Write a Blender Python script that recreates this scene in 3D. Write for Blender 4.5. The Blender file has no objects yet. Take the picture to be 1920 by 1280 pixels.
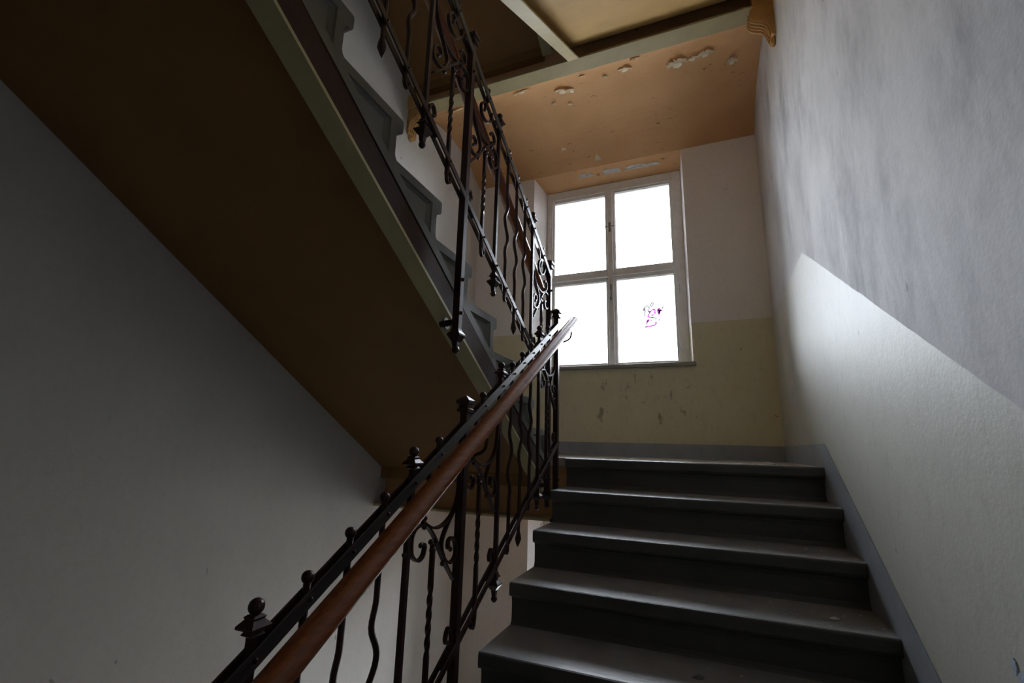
import bpy, bmesh, math, random
from mathutils import Vector, Matrix
random.seed(7)
S = bpy.context.scene
COL = S.collection

# ------------------------------------------------------------------ camera
def rot3(rx, ry, rz):
    return (Matrix.Rotation(math.radians(rz), 3, 'Z') @ Matrix.Rotation(math.radians(rx), 3, 'X')
            @ Matrix.Rotation(math.radians(ry), 3, 'Y'))
cd = bpy.data.cameras.new('camera')
cam = bpy.data.objects.new('camera', cd); COL.objects.link(cam)
R = rot3(12.6643, -1.6103, 22.8395)
right, fwd, up = R.col[0], R.col[1], R.col[2]
M = Matrix((right, up, -fwd)).transposed().to_4x4()
M.translation = Vector((-0.5353, -4.2308, 0.0609))
cam.matrix_world = M
cd.sensor_width = 36.0
cd.lens = 36.0 * 875.3217 / 1920.0
cd.clip_start = 0.02
S.camera = cam

# ------------------------------------------------------------------ world, exposure
W = bpy.data.worlds.new('overcast_sky'); S.world = W
W.use_nodes = True
bg = W.node_tree.nodes['Background']
bg.inputs[0].default_value = (0.90, 0.95, 1.06, 1)
bg.inputs[1].default_value = 29.0
S.view_settings.view_transform = 'Standard'
S.view_settings.look = 'None'
S.view_settings.gamma = 1.0
S.view_settings.use_curve_mapping = False
S.view_settings.exposure = 0.0
S.cycles.use_denoising = True
S.cycles.max_bounces = 16
S.cycles.diffuse_bounces = 12
S.cycles.glossy_bounces = 4
S.cycles.transparent_max_bounces = 12
S.cycles.sample_clamp_indirect = 20.0

# ------------------------------------------------------------------ layout constants (metres)
RI, TR = 0.17, 0.2847            # riser, tread
SL = RI / TR                     # stair slope
FH = 3.238                       # floor to floor
WX = 2.7618                      # width between side walls (right wall x=0)
YN = -1.3506                     # nosing of the half landing
XS = -1.369                      # open end of the right flights
YU, XU = -1.3264, -1.4846        # first nosing / open end of the left flights
HB, HD, HC = 0.119, 1.1563, 2.868
YD = -1.39
WL, WR = -2.109, -0.625          # window opening on the wall face
FXL, FXR, FZT = -2.035, -0.650, 2.79   # window frame, set back
YF = -6.5
ZB, ZT = -FH - 0.5, 6.6

# lights portals: they only guide sampling of the sky through the three windows
for lv in (-1, 0, 1):
    l = bpy.data.lights.new('window_portal', 'AREA'); l.shape = 'RECTANGLE'
    l.size, l.size_y = FXR - FXL, FZT - 0.80
    l.cycles.is_portal = True
    o = bpy.data.objects.new('window_portal', l); COL.objects.link(o)
    o.location = ((FXL + FXR) / 2, 0.44, (FZT + 0.80) / 2 + lv * FH)
    o.rotation_euler = (-math.pi / 2, 0, 0)      # -Z of the lamp looks into the room (-Y)

# ------------------------------------------------------------------ helpers
def new_obj(name, me, mat=None, parent=None, **props):
    o = bpy.data.objects.new(name, me); COL.objects.link(o)
    if mat is not None and me is not None and not me.materials:
        for m in (mat if isinstance(mat, (list, tuple)) else [mat]):
            me.materials.append(m)
    if parent is not None:
        o.parent = parent
    for k, v in props.items():
        o[k] = v
    return o
def thing(name, label, cat, loc=(0, 0, 0), group=None):
    o = bpy.data.objects.new(name, None); COL.objects.link(o)
    o.location = loc; o.empty_display_size = 0.1
    o['label'] = label; o['category'] = cat
    if group: o['group'] = group
    return o
def done(bm, name, smooth=False):
    bmesh.ops.recalc_face_normals(bm, faces=bm.faces[:])
    me = bpy.data.meshes.new(name); bm.to_mesh(me); bm.free()
    if smooth:
        for p in me.polygons: p.use_smooth = True
        try: me.set_sharp_from_angle(angle=math.radians(38))
        except Exception: pass
    return me
def add_box(bm, x0, x1, y0, y1, z0, z1, mi=0):
    v = [bm.verts.new(p) for p in ((x0,y0,z0),(x1,y0,z0),(x1,y1,z0),(x0,y1,z0),(x0,y0,z1),(x1,y0,z1),(x1,y1,z1),(x0,y1,z1))]
    fs = []
    for f in ((0,3,2,1),(4,5,6,7),(0,1,5,4),(1,2,6,5),(2,3,7,6),(3,0,4,7)):
        a = bm.faces.new([v[i] for i in f]); a.material_index = mi; fs.append(a)
    return v, fs
def box_me(name, x0, x1, y0, y1, z0, z1, bev=0.0, seg=2):
    bm = bmesh.new(); add_box(bm, x0, x1, y0, y1, z0, z1)
    if bev: bmesh.ops.bevel(bm, geom=bm.edges[:], offset=bev, segments=seg, affect='EDGES', profile=0.5)
    return done(bm, name, bool(bev))
def add_prism(bm, prof, axis, a0, a1, mi=0):
    """extrude a closed 2D profile along an axis: axis 'x' -> prof is (y,z); 'y' -> (x,z)"""
    def P(p, a): return (a, p[0], p[1]) if axis == 'x' else (p[0], a, p[1])
    A = [bm.verts.new(P(p, a0)) for p in prof]; B = [bm.verts.new(P(p, a1)) for p in prof]
    n = len(prof); fs = [bm.faces.new(A), bm.faces.new(B[::-1])]
    for i in range(n):
        fs.append(bm.faces.new((A[i], A[(i+1) % n], B[(i+1) % n], B[i])))
    for f in fs: f.material_index = mi
    return fs
def add_sphere(bm, c, r, u=10, v=7, sc=(1, 1, 1)):
    m = Matrix.Translation(c) @ Matrix.Diagonal((sc[0], sc[1], sc[2], 1))
    bmesh.ops.create_uvsphere(bm, u_segments=u, v_segments=v, radius=r, matrix=m)
def add_sweep(bm, pts, prof, ref=Vector((1, 0, 0)), scale=None, twist=None, cap=True):
    """sweep a closed 2D profile (a along ref, b across) along points; ref is kept as one frame axis"""
    pts = [Vector(p) for p in pts]; n = len(pts); rings = []
    for i, p in enumerate(pts):
        t = (pts[min(i+1, n-1)] - pts[max(i-1, 0)]).normalized()
        a = ref - t * ref.dot(t)
        if a.length < 1e-4: a = Vector((0, 1, 0)) - t * t.y
        a.normalize(); b = t.cross(a)
        s = scale[i] if scale else 1.0
        if twist:
            c, q = math.cos(twist[i]), math.sin(twist[i]); a, b = a * c + b * q, b * c - a * q
        rings.append([bm.verts.new(p + a * (u * s) + b * (w * s)) for u, w in prof])
    k = len(prof)
    for i in range(n - 1):
        for j in range(k):
            bm.faces.new((rings[i][j], rings[i][(j+1) % k], rings[i+1][(j+1) % k], rings[i+1][j]))
    if cap:
        bm.faces.new(rings[0][::-1]); bm.faces.new(rings[-1])
def circ(r, n=8): return [(r * math.cos(2*math.pi*i/n), r * math.sin(2*math.pi*i/n)) for i in range(n)]
def sq(a, b=None):
    b = a if b is None else b
    return [(-a/2, -b/2), (a/2, -b/2), (a/2, b/2), (-a/2, b/2)]
def smooth_pts(P, n=5):
    """Catmull-Rom through 2D/3D points"""
    P = [Vector(p) for p in P]; out = []
    for i in range(len(P) - 1):
        p0, p1, p2, p3 = P[max(i-1, 0)], P[i], P[i+1], P[min(i+2, len(P)-1)]
        for k in range(n):
            t = k / n
            out.append(0.5 * ((2*p1) + (p2-p0)*t + (2*p0-5*p1+4*p2-p3)*t*t + (3*p1-p0-3*p2+p3)*t**3))
    out.append(P[-1]); return out

# ------------------------------------------------------------------ materials
class NT:
    def __init__(s, name):
        s.m = bpy.data.materials.new(name); s.m.use_nodes = True
        s.t = s.m.node_tree; s.n = s.t.nodes; s.b = s.n['Principled BSDF']
        s.pos = s.n.new('ShaderNodeTexCoord').outputs['Object']
    def L(s, a, b): s.t.links.new(a, b)
    def put(s, v, sock):
        if hasattr(v, 'node'): s.L(v, sock)
        else: sock.default_value = v
    def math(s, op, a, b=0.0, c=0.0, clamp=False):
        n = s.n.new('ShaderNodeMath'); n.operation = op; n.use_clamp = clamp
        for i, v in enumerate((a, b, c)): s.put(v, n.inputs[i])
        return n.outputs[0]
    def xyz(s):
        n = s.n.new('ShaderNodeSeparateXYZ'); s.L(s.pos, n.inputs[0]); return n.outputs
    def noise(s, scale, detail=4, rough=0.55, stretch=(1, 1, 1), off=(0, 0, 0)):
        mp = s.n.new('ShaderNodeMapping'); s.L(s.pos, mp.inputs[0])
        mp.inputs['Scale'].default_value = stretch; mp.inputs['Location'].default_value = off
        n = s.n.new('ShaderNodeTexNoise'); s.L(mp.outputs[0], n.inputs['Vector'])
        n.inputs['Scale'].default_value = scale; n.inputs['Detail'].default_value = detail; n.inputs['Roughness'].default_value = rough
        return n.outputs['Fac']
    def ramp(s, f, lo, hi):
        n = s.n.new('ShaderNodeMapRange'); s.put(f, n.inputs[0])
        n.inputs[1].default_value = lo; n.inputs[2].default_value = hi
        return n.outputs[0]
    def mix(s, f, a, b):
        n = s.n.new('ShaderNodeMix'); n.data_type = 'RGBA'
        s.put(f, n.inputs[0])
        for v, k in ((a, 6), (b, 7)):
            s.put((*v, 1) if isinstance(v, tuple) else v, n.inputs[k])
        return n.outputs[2]
    def mixf(s, f, a, b):
        n = s.n.new('ShaderNodeMix'); n.data_type = 'FLOAT'
        s.put(f, n.inputs[0]); s.put(a, n.inputs[2]); s.put(b, n.inputs[3]); return n.outputs[0]
    def bump(s, h, dist, strength=1.0, prev=None):
        n = s.n.new('ShaderNodeBump'); n.inputs['Strength'].default_value = strength
        n.inputs['Distance'].default_value = dist; s.L(h, n.inputs['Height'])
        if prev is not None: s.L(prev, n.inputs['Normal'])
        return n.outputs[0]
    def out(s, col=None, rough=None, normal=None, metal=None, spec=None, coat=None):
        for v, k in ((col, 'Base Color'), (rough, 'Roughness'), (metal, 'Metallic'), (spec, 'Specular IOR Level'), (coat, 'Coat Weight')):
            if v is not None: s.put((*v, 1) if isinstance(v, tuple) else v, s.b.inputs[k])
        if normal is not None: s.L(normal, s.b.inputs['Normal'])
        return s.m

def wall_mat(name, slope, white, stain, stain_amt, dado, scuff=False):
    t = NT(name); x, y, z = t.xyz()
    cy = t.math('MAXIMUM', t.math('MINIMUM', t.math('SUBTRACT', y, YD), 0.0), -2.82)
    h = t.math('SUBTRACT', z, t.math('MULTIPLY', cy, slope * SL))
    h = t.math('ADD', h, t.math('MULTIPLY', t.math('SUBTRACT', t.noise(9, 2), 0.5), 0.012))
    hw = t.math('WRAP', h, FH, 0.0)
    d = t.math('LESS_THAN', hw, HD)
    n1 = t.noise(1.5, 6, 0.66, (1, 1, 0.55)); n2 = t.noise(5.0, 7, 0.70, (1, 1, 0.42)); n3 = t.noise(34, 4, 0.6)
    st = t.math('MULTIPLY', t.ramp(n1, 0.40, 0.66), t.ramp(n2, 0.30, 0.66))
    st = t.math('MULTIPLY', st, stain_amt)
    wc = t.mix(st, white, stain)
    wc = t.mix(t.math('MULTIPLY', t.ramp(n3, 0.45, 0.75), 0.10), wc, (0.25, 0.25, 0.25))
    dc = t.mix(t.math('MULTIPLY', t.ramp(n1, 0.4, 0.75), 0.35), dado, (dado[0]*0.72, dado[1]*0.72, dado[2]*0.70))
    dc = t.mix(t.math('MULTIPLY', t.ramp(t.noise(22, 4, 0.65, (1, 1, .6)), 0.52, 0.72), 0.16), dc, (0.22, 0.18, 0.11))
    if scuff:
        m = t.math('MULTIPLY', t.math('MULTIPLY', t.math('GREATER_THAN', x, -1.5), t.math('LESS_THAN', x, -0.62)),
                   t.math('MULTIPLY', t.math('GREATER_THAN', z, 0.28), t.math('LESS_THAN', z, 0.76)))
        k = t.ramp(t.noise(9, 3, 0.55, (1.5, 1, 0.8), (2.3, 0, 1.1)), 0.60, 0.68)
        dc = t.mix(t.math('MULTIPLY', m, t.math('MULTIPLY', k, 0.55)), dc, (0.13, 0.075, 0.035))
    spots = t.ramp(t.noise(13, 2, 0.5, (1, 1, .8), (5, 1, 3)), 0.745, 0.775)
    col = t.mix(d, wc, dc)
    col = t.mix(t.math('MULTIPLY', spots, 0.5), col, (0.10, 0.085, 0.07))
    b = t.bump(t.noise(85, 3), 0.0013, 0.5)
    b = t.bump(t.noise(9, 3), 0.006, 0.30, b)
    return t.out(col, t.mixf(d, 0.75, 0.52), b, spec=t.mixf(d, 0.3, 0.36))

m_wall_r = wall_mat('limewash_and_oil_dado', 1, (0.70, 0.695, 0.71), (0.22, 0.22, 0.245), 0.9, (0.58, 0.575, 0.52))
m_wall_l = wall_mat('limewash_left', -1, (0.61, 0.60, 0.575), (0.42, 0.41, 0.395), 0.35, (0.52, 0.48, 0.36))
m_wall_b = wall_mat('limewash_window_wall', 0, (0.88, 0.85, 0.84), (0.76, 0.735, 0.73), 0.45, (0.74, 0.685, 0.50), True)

def simple(name, col, rough=0.5, var=0.15, scale=12, bump=0.0, bscale=60, spec=0.5, metal=0.0, coat=None, stretch=(1, 1, 1)):
    t = NT(name)
    n = t.noise(scale, 5, 0.6, stretch)
    c = t.mix(t.math('MULTIPLY', t.ramp(n, 0.3, 0.75), 1.0), tuple(v*(1+var) for v in col), tuple(v*(1-var) for v in col))
    nb = t.bump(t.noise(bscale, 3, 0.6, stretch), bump, 0.6) if bump else None
    return t.out(c, rough, nb, metal, spec, coat)

def ceil_mat():
    t = NT('ochre_distemper_ceiling')
    c = t.mix(t.ramp(t.noise(2.2, 4), 0.3, 0.7), (0.64, 0.37, 0.175), (0.56, 0.315, 0.14))
    sp = t.ramp(t.noise(26, 4, 0.6, (0.55, 1.5, 1)), 0.625, 0.68)
    big = t.ramp(t.noise(3.0, 2, 0.5, (1, 1.2, 1), (4, 2, 0)), 0.5, 0.62)
    c = t.mix(t.math('MULTIPLY', t.math('MULTIPLY', sp, big), 0.8), c, (0.13, 0.06, 0.025))
    b = t.bump(t.noise(45, 4), 0.002, 0.5); b = t.bump(t.noise(7, 2), 0.008, 0.3, b)
    return t.out(c, 0.75, b, spec=0.25)
m_ceil = ceil_mat()
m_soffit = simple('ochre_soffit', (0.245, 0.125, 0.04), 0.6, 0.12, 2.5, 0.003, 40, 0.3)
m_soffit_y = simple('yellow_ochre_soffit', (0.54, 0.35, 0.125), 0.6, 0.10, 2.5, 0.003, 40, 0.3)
m_flange = simple('cream_painted_steel', (0.43, 0.375, 0.21), 0.55, 0.08, 9, 0.002, 70, 0.4)
m_web = simple('brown_painted_steel', (0.046, 0.023, 0.015), 0.65, 0.2, 8, 0.002, 60, 0.2)
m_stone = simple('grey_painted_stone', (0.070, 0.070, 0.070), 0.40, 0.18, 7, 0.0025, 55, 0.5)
m_tread = simple('pale_grey_tread', (0.25, 0.255, 0.265), 0.31, 0.25, 6, 0.002, 55, 0.5)  # tread tops get a paler grey than noses and risers
m_land = simple('worn_bounce_landing', (0.48, 0.47, 0.45), 0.36, 0.2, 6, 0.002, 55, 0.5)  # landing colour lightened so it bounces more window light onto the back wall
m_end = simple('grey_step_end_paint', (0.115, 0.118, 0.105), 0.5, 0.14, 9, 0.002, 55, 0.4)
m_base = simple('blue_grey_plinth_paint', (0.32, 0.35, 0.39), 0.42, 0.15, 6, 0.002, 50, 0.5)
m_iron = simple('brown_black_iron_paint', (0.034, 0.0155, 0.0135), 0.33, 0.25, 30, 0.0008, 120, 0.28)
m_strap = simple('dull_grey_strap', (0.042, 0.035, 0.034), 0.42, 0.2, 30, 0.0006, 120, 0.5)
m_wood = simple('varnished_red_brown_wood', (0.20, 0.058, 0.018), 0.27, 0.32, 14, 0.0008, 60, 0.5, stretch=(6, 0.6, 6))
m_frame = simple('old_white_window_paint', (0.80, 0.79, 0.78), 0.45, 0.08, 14, 0.0015, 60, 0.4)
m_sill = simple('grey_terrazzo', (0.33, 0.32, 0.30), 0.45, 0.35, 160, 0.0, 60, 0.4)
m_cream = simple('bare_cream_paint_back', (0.82, 0.74, 0.56), 0.7, 0.10, 20, 0.002, 60, 0.3)
m_plaster = simple('bare_grey_plaster', (0.66, 0.64, 0.60), 0.85, 0.15, 30, 0.004, 70, 0.2)
m_corbel = simple('ochre_plaster_corbel', (0.55, 0.32, 0.12), 0.6, 0.12, 15, 0.002, 60, 0.3)
m_ground = simple('outside_ground', (0.22, 0.21, 0.19), 0.9, 0.2, 0.3)
m_blue = simple('pale_blue_paint', (0.42, 0.50, 0.60), 0.6, 0.25, 60)
m_latch = simple('tarnished_brass', (0.30, 0.28, 0.25), 0.4, 0.2, 30, metal=0.7)
def glass_mat():
    m = bpy.data.materials.new('window_glass'); m.use_nodes = True; t = m.node_tree; n = t.nodes; n.clear()
    o = n.new('ShaderNodeOutputMaterial'); mx = n.new('ShaderNodeMixShader'); lw = n.new('ShaderNodeFresnel')
    lw.inputs[0].default_value = 1.45
    tr = n.new('ShaderNodeBsdfTransparent'); tr.inputs[0].default_value = (0.95, 0.965, 0.96, 1)
    g = n.new('ShaderNodeBsdfGlossy'); g.inputs['Roughness'].default_value = 0.03
    t.links.new(lw.outputs[0], mx.inputs[0]); t.links.new(tr.outputs[0], mx.inputs[1]); t.links.new(g.outputs[0], mx.inputs[2])
    t.links.new(mx.outputs[0], o.inputs[0]); return m
m_glass = glass_mat()
def ink_mat(name, tint):
    m = bpy.data.materials.new(name); m.use_nodes = True; t = m.node_tree; n = t.nodes; n.clear()
    o = n.new('ShaderNodeOutputMaterial'); mx = n.new('ShaderNodeMixShader'); mx.inputs[0].default_value = 0.12
    tr = n.new('ShaderNodeBsdfTransparent'); tr.inputs[0].default_value = (*tint, 1)
    d = n.new('ShaderNodeBsdfDiffuse'); d.inputs[0].default_value = (*tint, 1)
    t.links.new(tr.outputs[0], mx.inputs[1]); t.links.new(d.outputs[0], mx.inputs[2]); t.links.new(mx.outputs[0], o.inputs[0]); return m
m_ink = ink_mat('magenta_felt_pen', (0.215, 0.105, 0.21))
m_ink2 = ink_mat('grey_felt_pen', (0.175, 0.17, 0.175))

# ------------------------------------------------------------------ walls, ground
def struct(name, me, mat, parent=None):
    o = new_obj(name, me, mat, parent); o['kind'] = 'structure'; return o
struct('ground', box_me('ground', -60, 60, 1.2, 120, -8.2, -8.0), m_ground)
struct('sky_blocker_building', box_me('sky_blocker_building', -45, 45, 24, 34, -8.0, 3.6), simple('blocker_render', (0.34, 0.31, 0.27), 0.9, 0.1, 0.5))  # added out of view to block low-angle sky light through the windows
struct('wall_right', box_me('wall_right', 0, 0.4, YF, 0.45, ZB, ZT), m_wall_r)
struct('wall_left', box_me('wall_left', -WX - 0.4, -WX, YF, 0.45, ZB, ZT), m_wall_l)
struct('wall_front', box_me('wall_front', -WX - 0.4, 0.4, YF - 0.4, YF, ZB, ZT), simple('low_fill_hall_paint', (0.22, 0.20, 0.16), 0.6, 0.1, 3))  # unseen hall wall, its paint kept dark to cut fill light at left
def back_wall():
    bm = bmesh.new(); x0, x1 = -WX, 0.0
    def q(a, mi=0):
        f = bm.faces.new([bm.verts.new(p) for p in a]); f.material_index = mi
    zc = ZB
    for lv in (-1, 0, 1):
        o = lv * FH; z0, z1 = 0.785 + o, HC + o
        for (y, l, r, zt) in ((0.0, WL, WR, z1), (0.45, FXL, FXR, FZT + o)):
            q([(x0, y, zc), (x1, y, zc), (x1, y, z0), (x0, y, z0)])
            q([(x0, y, z0), (l, y, z0), (l, y, zt), (x0, y, zt)])
            q([(r, y, z0), (x1, y, z0), (x1, y, zt), (r, y, zt)])
            if y: q([(x0, y, zt), (x1, y, zt), (x1, y, z1), (x0, y, z1)])
        for (ya, yb, la, lb, ra, rb, ta, tb) in ((0, 0.22, WL, FXL, WR, FXR, z1, FZT + o), (0.22, 0.45, FXL, FXL, FXR, FXR, FZT + o, FZT + o)):
            q([(la, ya, z0), (lb, yb, z0), (lb, yb, tb), (la, ya, ta)])
            q([(ra, ya, z0), (rb, yb, z0), (rb, yb, tb), (ra, ya, ta)])
            q([(la, ya, z0), (ra, ya, z0), (rb, yb, z0), (lb, yb, z0)])
            q([(la, ya, ta), (ra, ya, ta), (rb, yb, tb), (lb, yb, tb)], 1)
        zc = z1
    for y in (0.0, 0.45): q([(x0, y, zc), (x1, y, zc), (x1, y, ZT), (x0, y, ZT)])
    bmesh.ops.remove_doubles(bm, verts=bm.verts[:], dist=1e-5)
    me = done(bm, 'wall_back'); return me
struct('wall_back', back_wall(), [m_wall_b, m_ceil])

# ------------------------------------------------------------------ half landings (slab with a shallow vault) and floors
def vault_z(t, base, rise=0.205): return base + rise * (1 - abs(2*t - 1) ** 2.5)
Y0V = -1.27
def landing_me(name):
    bm = bmesh.new(); n = 22
    prof = [(0.0, 0.0), (YN + 0.05, 0.0), (YN + 0.05, -0.05), (Y0V, -0.05), (Y0V, HC - FH)]
    for i in range(1, n): prof.append((Y0V * (1 - i / n), vault_z(i / n, HC - FH)))
    prof.append((0.0, HC - FH))
    fs = add_prism(bm, prof, 'x', -WX, 0.0)
    for f in bm.faces:
        c = f.calc_center_median()
        f.material_index = 0 if c.z > -0.06 else 1
    me = done(bm, name)
    return me
lm = landing_me('landing_slab')
lm.materials.append(m_land); lm.materials.append(m_ceil)
fl = struct('floor', lm, None)
ce = struct('ceiling', lm, None); ce.location.z = FH
struct('floor.001', box_me('bottom', -WX, 0, YF, 0, ZB, -FH), m_stone)
struct('ceiling.001', box_me('top', -WX, 0, YF, 0, ZT - 0.1, ZT), m_wall_l)
for i, z in enumerate((-1.70, -1.70 + FH)):
    bm = bmesh.new(); ya, yb = YN - 10 * TR, YU - 8 * TR
    xm = -1.427
    prof = [(-WX, YF), (0.0, YF), (0.0, ya - 0.002), (xm, ya - 0.002), (xm, yb - 0.33), (-WX, yb - 0.33)]
    A = [bm.verts.new((p[0], p[1], z)) for p in prof]; B = [bm.verts.new((p[0], p[1], z - 0.30)) for p in prof]
    f1 = bm.faces.new(A); f2 = bm.faces.new(B)
    f2.material_index = 1
    for k in range(6): bm.faces.new((A[k], A[(k+1) % 6], B[(k+1) % 6], B[k]))
    struct('floor.00%d' % (i + 2), done(bm, 'hall_floor'), [m_stone, m_soffit])

# steel beam at the landing edge (brown web, cream lower flange, ochre strip above on the flight side)
def beam_me():
    bm = bmesh.new()
    add_box(bm, -WX, 0, -1.262, -1.25, -0.355, -0.06, 0)          # web
    return done(bm, 'beam_web')
bw = beam_me()
fg = box_me('beam_flange', -WX, 0, -1.395, -1.262, HC - FH - 0.004, HC - FH + 0.012, 0.003, 1)
hs = box_me('plaster_strip', -WX, -1.57, -1.336, -1.263, -0.185, -0.055)
for i, z in enumerate((0.0, FH)):
    b = struct('beam' if i == 0 else 'beam.001', bw, m_web)
    b.location.z = z
    f = new_obj('flange', fg, m_flange, b); f['label'] = 'cream painted lower flange'
    h = new_obj('plaster_strip', hs, m_soffit, b)

# plinth bands
def plinth():
    bm = bmesh.new(); e = 0.004
    # landing part on the right wall and the part that follows the stairs down
    for (ya, yb, zab, zbb, zat, zbt) in ((0.0, -1.3998, 0, 0, HB, HB), (-1.3998, -1.3998 - 2.84, -0.02, -0.02 - 2.84*SL - 0.2, HB, HB - 2.84*SL)):
        A = [bm.verts.new(p) for p in ((0, ya, zab - .25), (0, yb, zbb - .25), (0, yb, zbt), (0, ya, zat))]
        B = [bm.verts.new((-e, v.co.y, v.co.z)) for v in A]
        bm.faces.new(A); bm.faces.new(B)
        for k in range(4): bm.faces.new((A[k], A[(k+1) % 4], B[(k+1) % 4], B[k]))
    return done(bm, 'baseboard_right')
struct('baseboard_right', plinth(), m_base)
struct('baseboard_back', box_me('baseboard_back', -WX, -0.004, -0.005, 0, 0.0, HB), m_base)

# ------------------------------------------------------------------ stair flights
def step_profile(off=0.25, depth=TR + 0.036):
    p = [(0.009, 0.0), (0.0025, -0.0025), (0.0, -0.009), (0.0, -0.044), (0.004, -0.053), (0.013, -0.057), (0.026, -0.058),
         (0.031, -0.066), (0.034, -0.085), (0.034, -0.150), (0.029, -0.163), (0.022, -0.170), (0.036, -0.176)]
    p += [(0.036, SL*0.036 - off), (depth, SL*depth - off), (depth, 0.0)]
    return p
def step_me(name, width, off=0.25, depth=TR + 0.036):
    """a block step: open end with a sunk triangular panel at x=0, wall end at x=width; up the stairs is +y"""
    bm = bmesh.new(); prof = step_profile(off, depth); n = len(prof)
    A = [bm.verts.new((0, p[0], p[1])) for p in prof]; B = [bm.verts.new((width, p[0], p[1])) for p in prof]
    for i in range(n): bm.faces.new((A[i], A[(i+1) % n], B[(i+1) % n], B[i]))
    bm.faces.new(B)
    full = depth > 0.2
    tri = [(0.068, -0.034), (0.068, SL*0.068 - off + 0.045), ((off - 0.045 - 0.034)/SL, -0.034)]
    if not full: bm.faces.new(A[::-1]); return done(bm, name)
    cx = sum(p[0] for p in tri)/3; cz = sum(p[1] for p in tri)/3
    T0 = [bm.verts.new((0, p[0], p[1])) for p in tri]
    T1 = [bm.verts.new((0.006, cx + (p[0]-cx)*0.93, cz + (p[1]-cz)*0.93)) for p in tri]
    T2 = [bm.verts.new((0.016, cx + (p[0]-cx)*0.70, cz + (p[1]-cz)*0.70)) for p in tri]
    edges = [bm.edges.get((A[i], A[(i+1) % n])) for i in range(n)] + [bm.edges.new((T0[i], T0[(i+1) % 3])) for i in range(3)]
    r = bmesh.ops.triangle_fill(bm, use_beauty=True, use_dissolve=False, edges=edges)
    for f in [g for g in r['geom'] if isinstance(g, bmesh.types.BMFace)]: f.material_index = 1
    for a, b in ((T0, T1), (T1, T2)):
        for i in range(3):
            f = bm.faces.new((a[i], a[(i+1) % 3], b[(i+1) % 3], b[i])); f.material_index = 1
    f = bm.faces.new(T2); f.material_index = 1
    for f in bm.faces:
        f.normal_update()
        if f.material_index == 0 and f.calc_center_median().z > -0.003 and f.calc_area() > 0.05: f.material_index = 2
    return done(bm, name)
def slope_box(bm, x0, x1, d0, d1, o0, o1, mi=0):
    """box that follows the slope, between vertical offsets o0<o1 under the nosing line"""
    v = []
    for d in (d0, d1):
        for x, o in ((x0, o0), (x1, o0), (x1, o1), (x0, o1)): v.append(bm.verts.new((x, d, SL*d + o)))
    for f in ((0,1,2,3),(7,6,5,4),(0,4,5,1),(1,5,6,2),(2,6,7,3),(3,7,4,0)):
        a = bm.faces.new([v[i] for i in f]); a.material_index = mi
def flight(root, sme, top, width, first, count, fx, d0, d1, soff_mat, off, so=0.338):
    """local frame: x=0 open end, +y up the stairs, nosing line through the origin"""
    for k in range(first, first + count):
        o = new_obj('step', top if (top and k == first + count - 1) else sme, None, root); o.location = (0, k*TR, k*RI)
    bm = bmesh.new()
    slope_box(bm, fx, fx + 0.012, d0, d1, -so, -off - .001)                # web
    slope_box(bm, fx, fx + 0.06, d0, d1, -off - .012, -off - .001)                 # upper flange
    new_obj('stringer', done(bm, 'stringer'), m_web, root)
    bm = bmesh.new(); slope_box(bm, fx, fx + 0.078, d0, d1, -so - .014, -so)
    f = new_obj('stringer_flange', done(bm, 'stringer_flange'), m_flange, root); f['label'] = 'cream painted lower flange'
    bm = bmesh.new(); slope_box(bm, fx + 0.014, width, d0, d1, -off - .035, -off - .012)
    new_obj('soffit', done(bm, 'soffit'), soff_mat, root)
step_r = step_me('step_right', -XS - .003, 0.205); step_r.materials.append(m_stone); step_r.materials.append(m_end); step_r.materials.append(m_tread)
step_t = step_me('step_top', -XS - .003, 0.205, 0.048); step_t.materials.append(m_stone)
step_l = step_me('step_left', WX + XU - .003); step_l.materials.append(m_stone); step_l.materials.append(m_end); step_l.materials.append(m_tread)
def right_flight(z, label):
    t = thing('stair_flight', label, 'stairs', (XS, YN, z))
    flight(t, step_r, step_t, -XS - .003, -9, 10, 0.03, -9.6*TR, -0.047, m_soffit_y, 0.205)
    return t
def left_flight(z, label):
    t = thing('stair_flight', label, 'stairs', (XU, YU, z + RI)); t.rotation_euler.z = math.pi
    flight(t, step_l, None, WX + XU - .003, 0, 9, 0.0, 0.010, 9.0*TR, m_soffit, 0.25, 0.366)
    return t
right_flight(0, 'broad grey stone stairs rising to the landing under the window')
left_flight(0, 'stair flight seen from below at left, brown soffit and panelled step ends')
right_flight(FH, 'overhead stair flight with yellow soffit above the right-hand wall, beyond the cream beam')
left_flight(FH, 'topmost dark brown stair soffit overhead, seen between the upper railing and cream stringer')
below = left_flight(-FH, '')
for k in ('label', 'category'): del below[k]
below['kind'] = 'structure'

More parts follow.
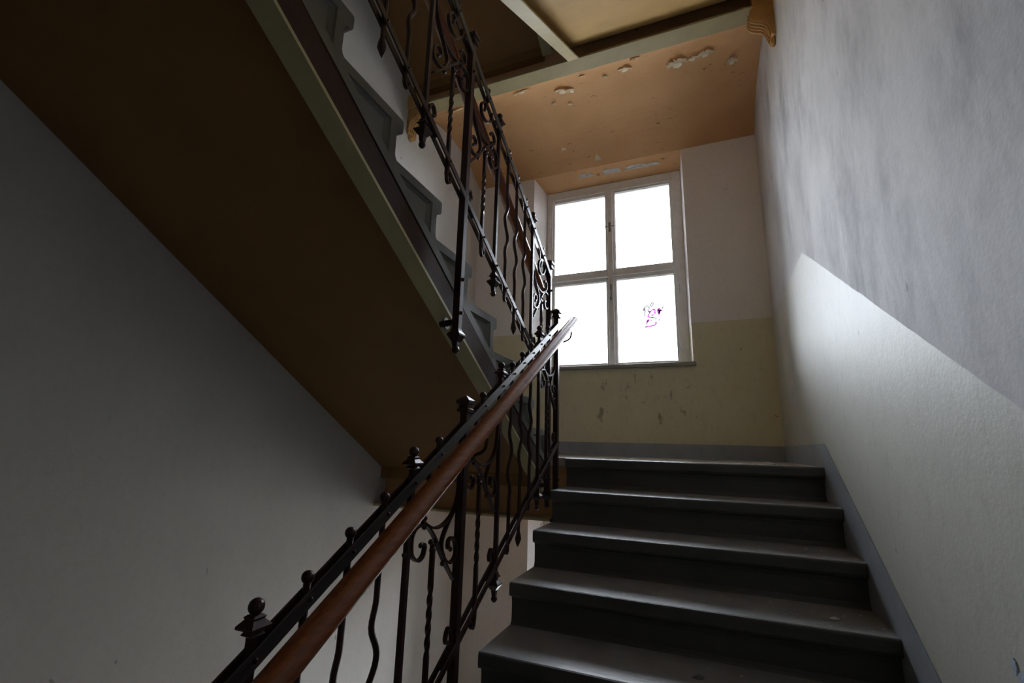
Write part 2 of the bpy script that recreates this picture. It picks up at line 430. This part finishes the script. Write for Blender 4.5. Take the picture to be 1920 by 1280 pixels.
# ------------------------------------------------------------------ windows
def ring(bm, x0, x1, z0, z1, w, y0, y1, wb=None):
    wb = w if wb is None else wb
    for a in ((x0, x0+w, z0, z1), (x1-w, x1, z0, z1), (x0+w, x1-w, z0, z0+wb), (x0+w, x1-w, z1-w, z1)):
        add_box(bm, a[0], a[1], y0, y1, a[2], a[3])
panes = {'tl': (-1.955, -1.402, 1.835, 2.660), 'tr': (-1.306, -0.760, 1.835, 2.672), 'bl': (-1.950, -1.402, 0.872, 1.712), 'br': (-1.306, -0.757, 0.872, 1.716)}
def bevelled(bm, name, off=0.004):
    bmesh.ops.bevel(bm, geom=bm.edges[:], offset=off, segments=1, affect='EDGES'); return done(bm, name)
bm = bmesh.new(); 
for a in ((FXL + .001, FXL + .066, 0.787, FZT - .001), (FXR - .088, FXR - .001, 0.787, FZT - .001), (FXL + .066, FXR - .088, 0.787, 0.842), (FXL + .066, FXR - .088, FZT - 0.095, FZT - .001)):
    add_box(bm, a[0], a[1], 0.222, 0.31, a[2], a[3])
add_box(bm, -1.380, -1.328, 0.210, 0.31, 0.842, FZT - 0.095)
for a, b in ((FXL + .066, -1.380), (-1.328, FXR - .088)): add_box(bm, a, b, 0.214, 0.31, 1.752, 1.800)
frame_me = bevelled(bm, 'window_frame')
sash_me, pane_me = {}, {}
for k, (a, b, c, d) in panes.items():
    e = 0.040
    bm = bmesh.new(); ring(bm, a - e + .004, b + e - .004 - (.016 if False else 0), c - e + .005, d + e - .004, e - .004, 0.232, 0.285)
    # a thin glazing bead inside
    ring(bm, a - .004, b + .004, c - .004, d + .004, 0.010, 0.244, 0.274)
    sash_me[k] = bevelled(bm, 'sash', 0.003)
    pane_me[k] = box_me('pane', a - .002, b + .002, 0.262, 0.266, c - .002, d + .002)
sill_me = box_me('window_sill', WL - 0.02, -0.603, -0.042, 0.225, 0.777, 0.808, 0.004)
def latch_me():
    bm = bmesh.new()
    add_box(bm, -1.364, -1.344, 0.196, 0.210, 2.23, 2.33)
    add_sweep(bm, [(-1.405, 0.190, 2.283), (-1.354, 0.186, 2.278), (-1.305, 0.190, 2.283)], circ(0.006, 6), Vector((0, 0, 1)))
    add_sphere(bm, (-1.354, 0.188, 2.278), 0.012, 8, 6)
    return done(bm, 'window_latch', True)
def latch2_me():
    bm = bmesh.new(); add_box(bm, -1.361, -1.347, 0.198, 0.210, 1.50, 1.66)
    add_sweep(bm, [(-1.354, 0.198, 1.60), (-1.354, 0.178, 1.60), (-1.354, 0.170, 1.575), (-1.354, 0.172, 1.52)], circ(0.006, 6), Vector((1, 0, 0)))
    return done(bm, 'window_handle', True)
def hinge_me():
    bm = bmesh.new()
    add_sweep(bm, [(0, 0, -0.035), (0, 0, 0.035)], circ(0.007, 8), Vector((1, 0, 0)))
    add_sphere(bm, (0, 0, 0.038), 0.008, 8, 6); add_sphere(bm, (0, 0, -0.038), 0.008, 8, 6)
    return done(bm, 'hinge', True)
la, lb, hg = latch_me(), latch2_me(), hinge_me()
def ink():
    """marker scribble on the lower right pane, strokes traced as thin flat ribbons on the glass"""
    def P(u, v): return Vector((-1.205 + (u / 16.0) * 0.00455, 0.2605, 1.540 - (v / 16.0) * 0.00565 + (u / 16.0) * 0.0005))
    mag = [[(665,555),(760,562),(830,528),(895,522),(905,600),(890,655)], [(760,562),(700,640),(672,690),(740,722),(820,745),(900,738)], [(780,705),(860,655)],
           [(620,800),(700,785),(690,820),(650,842),(620,800)], [(640,842),(605,915)], [(885,880),(940,908),(900,945),(855,978),(800,965)],
           [(550,970),(640,972),(720,970),(870,978)], [(560,964),(640,978)], [(1015,500),(990,585),(1035,665),(1062,495)], [(1005,540),(1060,600),(1040,665)],
           [(1040,660),(1075,600),(1155,606)], [(1035,600),(1070,570),(1045,640)], [(1110,552),(1080,605)], [(1038,680),(1038,735)], [(768,800),(770,838)], [(760,892),(760,902)]]
    grey = [[(495,530),(545,450),(590,405),(650,385),(715,415),(705,495),(662,552)], [(575,430),(572,560),(565,690)], [(838,308),(866,350),(832,408),(797,432),(770,398),(800,340),(838,308)],
            [(1205,472),(1130,540)], [(1050,800),(1043,885)], [(1042,940),(1042,948)], [(885,790),(965,790)], [(980,688),(990,690)]]
    r = []
    for nm, S_, w in (('m', mag, 0.017), ('g', grey, 0.0165)):
        bm = bmesh.new()
        for s in S_:
            add_sweep(bm, smooth_pts([P(*p) for p in s], 4) if len(s) > 2 else [P(*p) for p in s], sq(0.0012, w), Vector((0, 1, 0)))
        r.append(done(bm, 'ink_' + nm))
    return r
ink_m, ink_g = ink()
for i, lv in enumerate((0, -1, 1)):
    w = bpy.data.objects.new('window_%d' % (i + 1), None); COL.objects.link(w); w.location = (0, 0, lv * FH); w['kind'] = 'structure'
    new_obj('window_frame', frame_me, m_frame, w)
    for k in panes:
        new_obj('sash', sash_me[k], m_frame, w)
        pn = new_obj('pane', pane_me[k], m_glass, w)
        if lv == 0 and k == 'br':
            g = new_obj('graffiti', ink_m, m_ink, pn); g['label'] = 'magenta felt pen scribble'
            g = new_obj('graffiti', ink_g, m_ink2, pn); g['label'] = 'pale grey felt pen strokes'
    new_obj('window_sill', sill_me, m_sill, w)
    new_obj('window_latch', la, m_latch, w); new_obj('window_handle', lb, m_latch, w)
    for x in (-1.993, -0.716):
        for z in (2.42, 2.02, 1.55, 1.02):
            o = new_obj('hinge', hg, m_frame, w); o.location = (x, 0.217, z)

# ------------------------------------------------------------------ corbels carrying the upper beam
def corbel_me():
    """scrolled plaster bracket; local x=0 at the wall, +x away from it, profile in x,z, thick in y"""
    bm = bmesh.new()
    prof = smooth_pts([(0.0, -0.235), (0.022, -0.225), (0.030, -0.185), (0.042, -0.145), (0.070, -0.115), (0.105, -0.100), (0.132, -0.075), (0.138, -0.035), (0.128, -0.004)], 4)
    prof = [(p[0], p[1]) for p in prof] + [(0.0, -0.004)]
    add_prism(bm, prof, 'y', -0.055, 0.055)
    add_box(bm, 0.0, 0.118, -0.072, 0.066, -0.004, 0.125)
    add_sweep(bm, smooth_pts([(x, -0.058, z) for x, z in ((0.016, -0.20), (0.030, -0.15), (0.060, -0.105), (0.100, -0.085), (0.118, -0.055), (0.105, -0.028), (0.082, -0.035), (0.085, -0.055), (0.098, -0.052))], 5), circ(0.008, 6), Vector((0, 1, 0)))
    add_sweep(bm, smooth_pts([(x, -0.057, z) for x, z in ((0.012, -0.12), (0.040, -0.075), (0.070, -0.062), (0.074, -0.030), (0.045, -0.022), (0.03, -0.045), (0.045, -0.055))], 5), circ(0.007, 6), Vector((0, 1, 0)))
    for q in range(4):
        y = -0.036 + q * 0.024
        add_sweep(bm, smooth_pts([(x + 0.002, y, z) for x, z in ((0.024, -0.218), (0.033, -0.183), (0.045, -0.145), (0.072, -0.117), (0.106, -0.102), (0.133, -0.076), (0.139, -0.036))], 4), circ(0.007, 6), Vector((0, 1, 0)))
    add_sphere(bm, (0.012, 0, -0.245), 0.022, 10, 7, (0.8, 1.4, 1.5))
    return done(bm, 'corbel', True)
cm = corbel_me()
for x, rz, lab in ((0.0, math.pi, 'brown scrolled plaster corbel under the beam end on the right wall'), (-WX, 0.0, 'ochre plaster corbel at the left wall, behind the upper railing')):
    o = new_obj('corbel', cm, m_corbel); o.location = (x, -1.33, HC - 0.006); o.rotation_euler.z = rz
    o['label'] = lab; o['category'] = 'corbel'; o['group'] = 'plaster corbels under the ceiling beam'

# ------------------------------------------------------------------ peeling paint on the vault
def ceil_z(y): return FH + vault_z(max(0.0, min(1.0, 1 - y / Y0V)), HC - FH)
def flake_me(w, d, droop, seed):
    """curled sheet: hinge along the back edge (y=0), jagged free edge towards -y, drooping"""
    rnd = random.Random(seed); bm = bmesh.new(); nx, ny = 14, 5; G = []
    jag = [rnd.uniform(0.55, 1.0) if i % 2 else rnd.uniform(0.35, 0.75) for i in range(nx + 1)]
    for i in range(nx + 1):
        u = i / nx; env = math.sin(math.pi * min(max(u, .06), .94)) ** 0.55; row = []
        for j in range(ny + 1):
            v = j / ny; L = v * d * env * jag[i]
            a = droop * v
            row.append(bm.verts.new(((u - 0.5) * w, -L * math.cos(a * .8) + 0.25*d*(1-env)*(1-v), -L * math.sin(a) * 1.0 - 0.003 + rnd.uniform(-.0008, .0008))))
        G.append(row)
    for i in range(nx):
        for j in range(ny): bm.faces.new((G[i][j], G[i+1][j], G[i+1][j+1], G[i][j+1]))
    bmesh.ops.solidify(bm, geom=bm.faces[:], thickness=0.0012)
    return done(bm, 'paint_flake', True)
def patch_me(w, d, seed, th=0.002):
    rnd = random.Random(seed); bm = bmesh.new(); n = 18; pts = []
    for i in range(n):
        a = 2*math.pi*i/n; r = rnd.uniform(0.70, 1.0)
        pts.append((math.cos(a)*w/2*r, math.sin(a)*d/2*r))
    A = [bm.verts.new((p[0], p[1], 0.004)) for p in pts]; B = [bm.verts.new((p[0], p[1], -th)) for p in pts]
    bm.faces.new(A); bm.faces.new(B)
    for i in range(n): bm.faces.new((A[i], A[(i+1) % n], B[(i+1) % n], B[i]))
    return done(bm, 'bare_patch')
flakes = [(-0.60, -0.875, .155, .085), (-0.475, -0.885, .085, .045), (-0.385, -0.905, .115, .06), (-0.985, -1.00, .105, .06), (-1.53, -0.93, .12, .075), (-1.46, -0.90, .07, .06),
          (-1.83, -1.12, .13, .05), (-1.78, -1.15, .07, .035), (-2.40, -1.14, .19, .06), (-2.50, -1.12, .09, .05), (-2.33, -0.98, .12, .05), (-0.20, -0.73, .085, .055), (-0.885, -1.17, .075, .05),
          (-1.41, -0.05, .06, .045), (-1.72, -0.20, .045, .03), (-1.155, -0.96, .04, .04), (-1.645, -0.77, .04, .025), (-1.51, -0.71, .04, .025), (-1.31, -1.10, .05, .03)]
for i, (x, y, w, d) in enumerate(flakes):
    f = new_obj('paint_flake', flake_me(w, d*2.0, 0.24 + 0.12*random.random(), i + 3), m_cream, ce)
    dz = (ceil_z(y + .03) - ceil_z(y - .03)) / .06
    f.location = (x, y, ceil_z(y) - FH); f.rotation_euler = (math.atan(dz), 0, random.uniform(-.25, .25))
    if w > .06:
        p = new_obj('bare_patch', patch_me(w * .55, d * .9, i + 50), m_cream, ce)
        yp = y + d * .30
        p.location = (x + random.uniform(-.01, .01), yp, ceil_z(yp) - FH - 0.001); p.rotation_euler = (math.atan(dz), 0, random.uniform(-.3, .3))
# broken plaster strip along the head of the window
for i, (x, w, d) in enumerate(((-1.60, .10, .05), (-1.52, .07, .045), (-1.30, .20, .06), (-1.06, .26, .055), (-0.90, .15, .035))):
    yy = 0.07 + 0.005 * i
    sl = (FZT - HC) / 0.22
    p = new_obj('bare_patch', patch_me(w, d, i + 90, 0.004), m_plaster, ce)
    p.location = (x, yy, HC + sl * yy - FH - .001); p.rotation_euler = (math.atan(sl), 0, random.uniform(-.08, .08))
    f = new_obj('paint_flake', flake_me(w * .95, .045, 0.35, i + 120), m_plaster, ce)
    f.location = (x, yy + d * .45, HC + sl * (yy + d * .45) - FH); f.rotation_euler = (math.atan(sl), 0, 0)

# flaked spot of pale blue paint low on the right wall
for i, (y, z, w, d) in enumerate(((-2.915, -0.352, .075, .04), (-2.875, -0.338, .02, .035), (-2.955, -0.322, .03, .02))):
    p = new_obj('bare_patch', patch_me(w, d, i + 300, 0.0015), m_blue, bpy.data.objects['wall_right'])
    p.location = (-0.001, y, z); p.rotation_euler = (0, math.radians(90), math.radians(0))
    p.rotation_euler = Matrix(((0, 0, 1), (1, 0, 0), (0, 1, 0))).to_euler()
# ------------------------------------------------------------------ wrought-iron railings
# panel scrolls in (u, v): u from the down-slope bar (0) to the up-slope bar (1), v vertical distance from the top rail
PAN = dict(
    upper=[(0.30, -0.130), (0.275, -0.112), (0.243, -0.106), (0.185, -0.104), (0.164, -0.126), (0.225, -0.163), (0.338, -0.205), (0.466, -0.241), (0.624, -0.267), (0.77, -0.274), (0.857, -0.262), (0.915, -0.235), (0.945, -0.15), (0.955, -0.03)],
    arch=[(0.225, -0.236), (0.262, -0.240), (0.295, -0.257), (0.266, -0.277), (0.181, -0.270), (0.085, -0.233), (0.060, -0.205), (0.062, -0.172), (0.122, -0.160), (0.243, -0.179), (0.324, -0.203), (0.462, -0.268), (0.599, -0.350), (0.732, -0.424), (0.90, -0.512)],
    side=[(0.812, -0.392), (0.755, -0.372), (0.764, -0.350), (0.859, -0.366), (0.925, -0.417), (0.899, -0.443), (0.79, -0.430), (0.693, -0.395), (0.626, -0.350), (0.620, -0.315), (0.715, -0.287), (0.857, -0.264), (0.915, -0.236)],
    crest=[(0.527, -0.092), (0.50, -0.060), (0.564, -0.063), (0.640, -0.110), (0.620, -0.143), (0.532, -0.143), (0.40, -0.107), (0.305, -0.055), (0.300, -0.015)])
FOOT = [(0.86, 0.035), (0.82, 0.040), (0.80, 0.062), (0.84, 0.078), (0.90, 0.062), (0.93, 0.020), (0.90, -0.006), (0.72, -0.006)]
def loft_square(bm, c, levels):
    """stack of square sections: (z, half) at centre c=(x,y)"""
    rings = []
    for z, h in levels:
        rings.append([bm.verts.new((c[0] + a*h, c[1] + b*h, z)) for a, b in ((-1,-1),(1,-1),(1,1),(-1,1))])
    for r0, r1 in zip(rings, rings[1:]):
        for i in range(4): bm.faces.new((r0[i], r0[(i+1) % 4], r1[(i+1) % 4], r1[i]))
    bm.faces.new(rings[0][::-1]); bm.faces.new(rings[-1])
def railing(root, X, up, newels, dF, dT, top, bot, hx, hy0, hy1, rail_y, newel_tail, ylim):
    """root at the origin; up=+1 if the rail rises towards +y; top/bot: functions of y; dF/dT offsets of bars from a newel"""
    def part(name, bm, mat=m_iron, smooth=True, parent=root): return new_obj(name, done(bm, name, smooth), mat, parent)
    ok = lambda y: ylim[0] - 1e-3 <= y <= ylim[1] + 1e-3
    riv = bmesh.new()
    y0, y1 = rail_y
    for name, fn, hgt in (('top_rail', top, 0.034), ('bottom_rail', bot, 0.026)):
        for sx in (-1, 1):
            bm = bmesh.new()
            add_sweep(bm, [(X + sx*0.0125, y, fn(y)) for y in (y0, y1)], sq(0.006, hgt))
            bmesh.ops.bevel(bm, geom=bm.edges[:], offset=0.0012, segments=1, affect='EDGES')
            part(name, bm, m_strap if (sx > 0 and name == 'top_rail') else m_iron, False)
    def rivets(y):
        for fn in (top, bot):
            for sx in (-1, 1): add_sphere(riv, (X + sx*0.0165, y, fn(y)), 0.0055, 8, 5)
    def beads(y, z, dy=0.011, r=0.0075):
        for s in (-1, 1): add_sphere(riv, (X, y + s*dy, z), r, 8, 6)
    def panel(ya, yb):                                             # ya: down-slope bar, yb: up-slope bar
        yy = lambda u: ya + (yb - ya)*u
        for nm in ('upper', 'arch', 'side', 'crest'):
            bm = bmesh.new()
            P = smooth_pts([(0, yy(u), top(yy(u)) + v) for u, v in PAN[nm]], 5)
            add_sweep(bm, [(X, p.y, p.z) for p in P], sq(0.015, 0.0075))
            e = P[0]; add_sphere(bm, (X, e.y, e.z), 0.0085, 8, 6, (0.9, 1, 1))
            part('scroll', bm)
        bm = bmesh.new(); P = smooth_pts([(0, yy(u), bot(yy(u)) + v + 0.012) for u, v in FOOT], 5)
        add_sweep(bm, [(X, p.y, p.z) for p in P], sq(0.015, 0.0075)); part('scroll', bm)
        for u, v in ((0.27, -0.178), (0.66, -0.385)):
            y = yy(u)
            add_sphere(riv, (X, y, top(y) + v + 0.012), 0.009, 8, 6); add_sphere(riv, (X, y, top(y) + v - 0.014), 0.009, 8, 6)
        y = yy(0.45); beads(y, top(y) - 0.278, 0.014, 0.0095)
        # twisted bar hanging from the diagonal, with a hooked tail
        bm = bmesh.new(); zt, zb = top(y) - 0.285, bot(y) - 0.055
        n = 40; pts, tw = [], []
        for i in range(n + 1):
            t = i/n; pts.append((X, y, zt + (zb - zt)*t)); tw.append(2.5*math.pi*min(max((t - 0.24)/0.40, 0), 1))
        add_sweep(bm, pts, sq(0.014), twist=tw)
        add_sphere(bm, (X, y, zt - 0.02), 0.012, 8, 6)
        hook(bm, y, zb); 
        part('twisted_bar', bm)
        bm = bmesh.new(); add_sweep(bm, [(X, y, top(y) + 0.036), (X, y, top(y) - 0.016)], circ(0.0085, 8)); add_sphere(bm, (X, y, top(y) + 0.045), 0.0145, 12, 9)
        part('finial', bm); rivets(y)
    def hook(bm, y, z):
        P = smooth_pts([(0, y, z + .002), (0, y - up*0.003, z - 0.018), (0, y - up*0.014, z - 0.027), (0, y - up*0.024, z - 0.018), (0, y - up*0.022, z - 0.004)], 4)
        add_sweep(bm, [(X, p.y, p.z) for p in P], sq(0.014, 0.009))
    def leaf(bm, y, z):
        add_sweep(bm, [(X, y, z + .002), (X, y, z - .03), (X, y, z - .045), (X, y - up*.003, z - .065), (X, y - up*.006, z - .085), (X, y - up*.006, z - .098)], circ(0.008, 8), scale=[1, .95, 1.5, 2.0, 1.1, .25])
    def wavy(y, kind):
        bm = bmesh.new(); zt, zb = top(y) + 0.036, bot(y) - 0.035; H = zt - zb; n = 56; pts = []
        for i in range(n + 1):
            t = i/n; a = 0.0
            s = (t - 0.31)/0.46
            if 0 < s < 1: a = -0.0200*math.sin(2*math.pi*1.9*s)*min(1, 4*s, 4*(1 - s))
            pts.append((X, y + up*a, zt - H*t))
        add_sweep(bm, pts, circ(0.0085, 8)); add_sphere(bm, (X, y, zt + 0.008), 0.0145, 12, 9)
        (leaf if kind else hook)(bm, y, zb)
        part('wavy_bar', bm); rivets(y)
    def plain(y):
        bm = bmesh.new(); add_sweep(bm, [(X, y, top(y) + 0.045), (X, y, bot(y) - 0.045)], sq(0.0165)); b = part('square_bar', bm, m_iron, False)
        bm = bmesh.new(); z = top(y) + 0.04
        loft_square(bm, (X, y), [(z, .010), (z+.004, .016), (z+.010, .012), (z+.015, .0235), (z+.020, .0235), (z+.032, .013), (z+.036, .015), (z+.040, .010)])
        add_sphere(bm, (X, y, z + 0.054), 0.0160, 12, 9); part('finial', bm, parent=b, smooth=False)
        bm = bmesh.new(); z = bot(y) - 0.045
        loft_square(bm, (X, y), [(z+.01, .011), (z, .013), (z-.009, .019), (z-.014, .011), (z-.022, .011), (z-.034, .025), (z-.039, .025), (z-.060, .010), (z-.082, .008)])
        add_sphere(bm, (X, y, z - 0.093), 0.0135, 10, 8); part('finial', bm, parent=b, smooth=False)
        beads(y, top(y) - 0.205, 0.013, 0.008); rivets(y)
    def newel(y):
        bm = bmesh.new(); zt, zb = top(y) + 0.06, newel_tail(y); add_sweep(bm, [(X, y, zt), (X, y, zb)], sq(0.030))
        bmesh.ops.bevel(bm, geom=bm.edges[:], offset=0.0015, segments=1, affect='EDGES'); b = part('newel_post', bm, m_iron, False)
        bm = bmesh.new(); z = zt - 0.012
        loft_square(bm, (X, y), [(z, .0155), (z+.003, .024), (z+.012, .024), (z+.016, .019), (z+.030, .019), (z+.034, .027), (z+.046, .027), (z+.052, .020), (z+.064, .004)])
        part('finial', bm, parent=b, smooth=False)
        bm = bmesh.new(); z = zb
        loft_square(bm, (X, y), [(z+.005, .016), (z-.004, .018), (z-.016, .027), (z-.022, .027), (z-.048, .012), (z-.068, .010)])
        add_sphere(bm, (X, y, z - 0.078), 0.016, 10, 8); part('finial', bm, parent=b, smooth=False)
        for z in (top(y) - 0.10, zb + 0.07, zb + 0.21): add_sphere(riv, (X + 0.017, y, z), 0.008, 8, 6)
        # stand-off arm back to the stair stringer
        sgn = 1 if hx > X else -1
        bm = bmesh.new(); add_sweep(bm, [(X + sgn*0.014, y, zb + 0.035), (X + sgn*0.075, y, zb + 0.030)], circ(0.013, 10), Vector((0, 1, 0)))
        add_sweep(bm, [(X + sgn*0.046, y, zb + 0.0325), (X + sgn*0.052, y, zb + 0.032)], circ(0.024, 12), Vector((0, 1, 0)))
        part('bracket', bm, parent=b)
        # curled arm that carries the handrail
        bm = bmesh.new(); zt = top(y)
        P = smooth_pts([(X + sgn*0.012, y, zt - 0.105), (X + (hx-X)*0.5, y, zt - 0.108), (X + (hx-X)*0.92, y, zt - 0.085), (hx, y, zt - 0.03)], 4)
        add_sweep(bm, P, circ(0.0065, 8), Vector((0, 1, 0))); part('handrail_bracket', bm, parent=b)
    for yn in newels:
        if ok(yn): newel(yn)
        for s in (-1, 1):                                          # s=+1: up-slope side of this newel
            yf = yn + up*s*dF
            inner = min(yn, yf) >= ylim[0] - 1e-3 and max(yn, yf) <= ylim[1] + 1e-3
            if inner:
                plain(yf); panel(*((yn, yf) if s > 0 else (yf, yn)))
        ya, yb = yn + up*dF, yn + up*(newel_pitch - dF)
        if ylim[0] - .01 <= min(ya, yb) and max(ya, yb) <= ylim[1] + .01:
            for i in (1, 2, 3): wavy(ya + (yb - ya)*i/4.0, i == 2)
    r = part('rivets', riv); r['kind'] = 'stuff'
    # handrail: rounded five-sided section
    bm = bmesh.new()
    prof = [(-.024, -.020), (-.010, -.030), (.010, -.030), (.024, -.020), (.031, .000), (.027, .014), (.012, .026), (0, .031), (-.012, .026), (-.027, .014), (-.031, .000)]
    ys = [hy0 + (hy1 - hy0)*i/12 for i in range(13)]
    add_sweep(bm, [(hx, y, top(y) + 0.004) for y in ys], prof)
    part('handrail', bm, m_wood)['label'] = 'varnished red-brown wooden handrail'

newel_pitch = 1.163
topL = lambda y: 0.153 + 0.588*(y + 2.604)
botL = lambda y: -0.583 + 0.594*(y + 2.597)
tailL = lambda y: SL*(y - YN) - (0.42 if y < -1.6 else 0.26)
def lower_railing(z, label):
    r = thing('stair_railing', label, 'railing', (0, 0, z), 'wrought iron stair railings')
    railing(r, -1.392, 1, (-2.636, -1.473, -3.799), 0.325, 0.146, topL, botL, -1.295, -4.15, -1.415, (-4.14, -1.455), tailL, (-4.14, -1.46))
    return r
topU = lambda y: 1.80 - 0.568*(y + 2.672)
botU = lambda y: 1.075 - 0.556*(y + 2.672)
tailU = lambda y: RI - SL*(y - YU) - 0.47
def upper_railing(z, label):
    r = thing('stair_railing', label, 'railing', (0, 0, z), 'wrought iron stair railings')
    railing(r, -1.432, -1, (-2.668, -1.512, -3.831), 0.322, 0.146, topU, botU, -1.525, -3.86, -1.41, (-3.86, -1.495), tailU, (-3.86, -1.50))
    return r
newel_pitch = 1.163
r1 = lower_railing(0, 'black iron scroll railing with bright wooden handrail climbing beside the grey stone stairs')
newel_pitch = 1.158
r2 = upper_railing(0, 'black iron scroll railing of the upper flight, rising to the top of the photo')
newel_pitch = 1.163
tailL = lambda y: SL*(y - YN) - 0.10
lower_railing(FH, 'iron railing glimpsed in the dark gap above the cream beam')

# ------------------------------------------------------------------ crumbs of fallen paint on the stairs
def chip_me(w, seed):
    rnd = random.Random(seed); bm = bmesh.new(); n = 9
    A = []; B = []
    for i in range(n):
        a = 2*math.pi*i/n; r = w/2*rnd.uniform(0.55, 1.0); z = abs(math.sin(a))*w*0.10*rnd.random()
        A.append(bm.verts.new((math.cos(a)*r*1.5, math.sin(a)*r*.8, z + 0.0022))); B.append(bm.verts.new((math.cos(a)*r*1.5, math.sin(a)*r*.8, z)))
    c = bm.verts.new((0, 0, w*0.22 + .002)); d = bm.verts.new((0, 0, w*0.22))
    for i in range(n):
        bm.faces.new((A[i], A[(i+1) % n], c)); bm.faces.new((B[i], B[(i+1) % n], d)); bm.faces.new((A[i], A[(i+1) % n], B[(i+1) % n], B[i]))
    return done(bm, 'paint_chip')
chips = [(-0.985, -1.20, 0, .05, 'pale paint chip on the landing edge, left of the upright curl'), (-0.86, -1.22, 0, .035, 'small upright curl of paint on the landing edge below the window'),
         (-0.24, -1.17, 0, .075, 'long flat paint flake on the landing near the right wall'), (-1.12, -1.26, 0, .03, 'tiny dark crumb of plaster at the left of the landing edge'),
         (-0.615, YN - 4*TR + .15, -4*RI, .04, 'small fallen paint flake lying on the lowest visible tread'),
         (-0.16, YN - 3*TR + .13, -3*RI, .03, 'small paint chip on the third tread down, close to the right wall')]
for i, (x, y, z, w, lab) in enumerate(chips):
    o = new_obj('paint_chip', chip_me(w, i + 5), m_plaster if i not in (3, 4) else m_end); o.location = (x, y, z); o.rotation_euler.z = random.uniform(-.6, .6)
    o['label'] = lab; o['category'] = 'debris'; o['group'] = 'fallen paint chips on the stairs'
bm = bmesh.new()
for i in range(160):
    k = random.choice((0, 0, 1, 1, 2, 3, 3, 4)); x = -random.uniform(0.03, 1.3) if k < 1 else -abs(random.gauss(0.22, 0.25)) - .02
    if x < -1.33: continue
    y = YN - k*TR + random.uniform(0.01, 0.24); s = random.uniform(.002, .006)
    add_box(bm, x, x + s*1.6, y, y + s, -k*RI, -k*RI + s*.5)
o = new_obj('debris', done(bm, 'debris'), m_plaster); o['kind'] = 'stuff'
o['label'] = 'scattered crumbs of plaster on the grey treads'; o['category'] = 'debris'
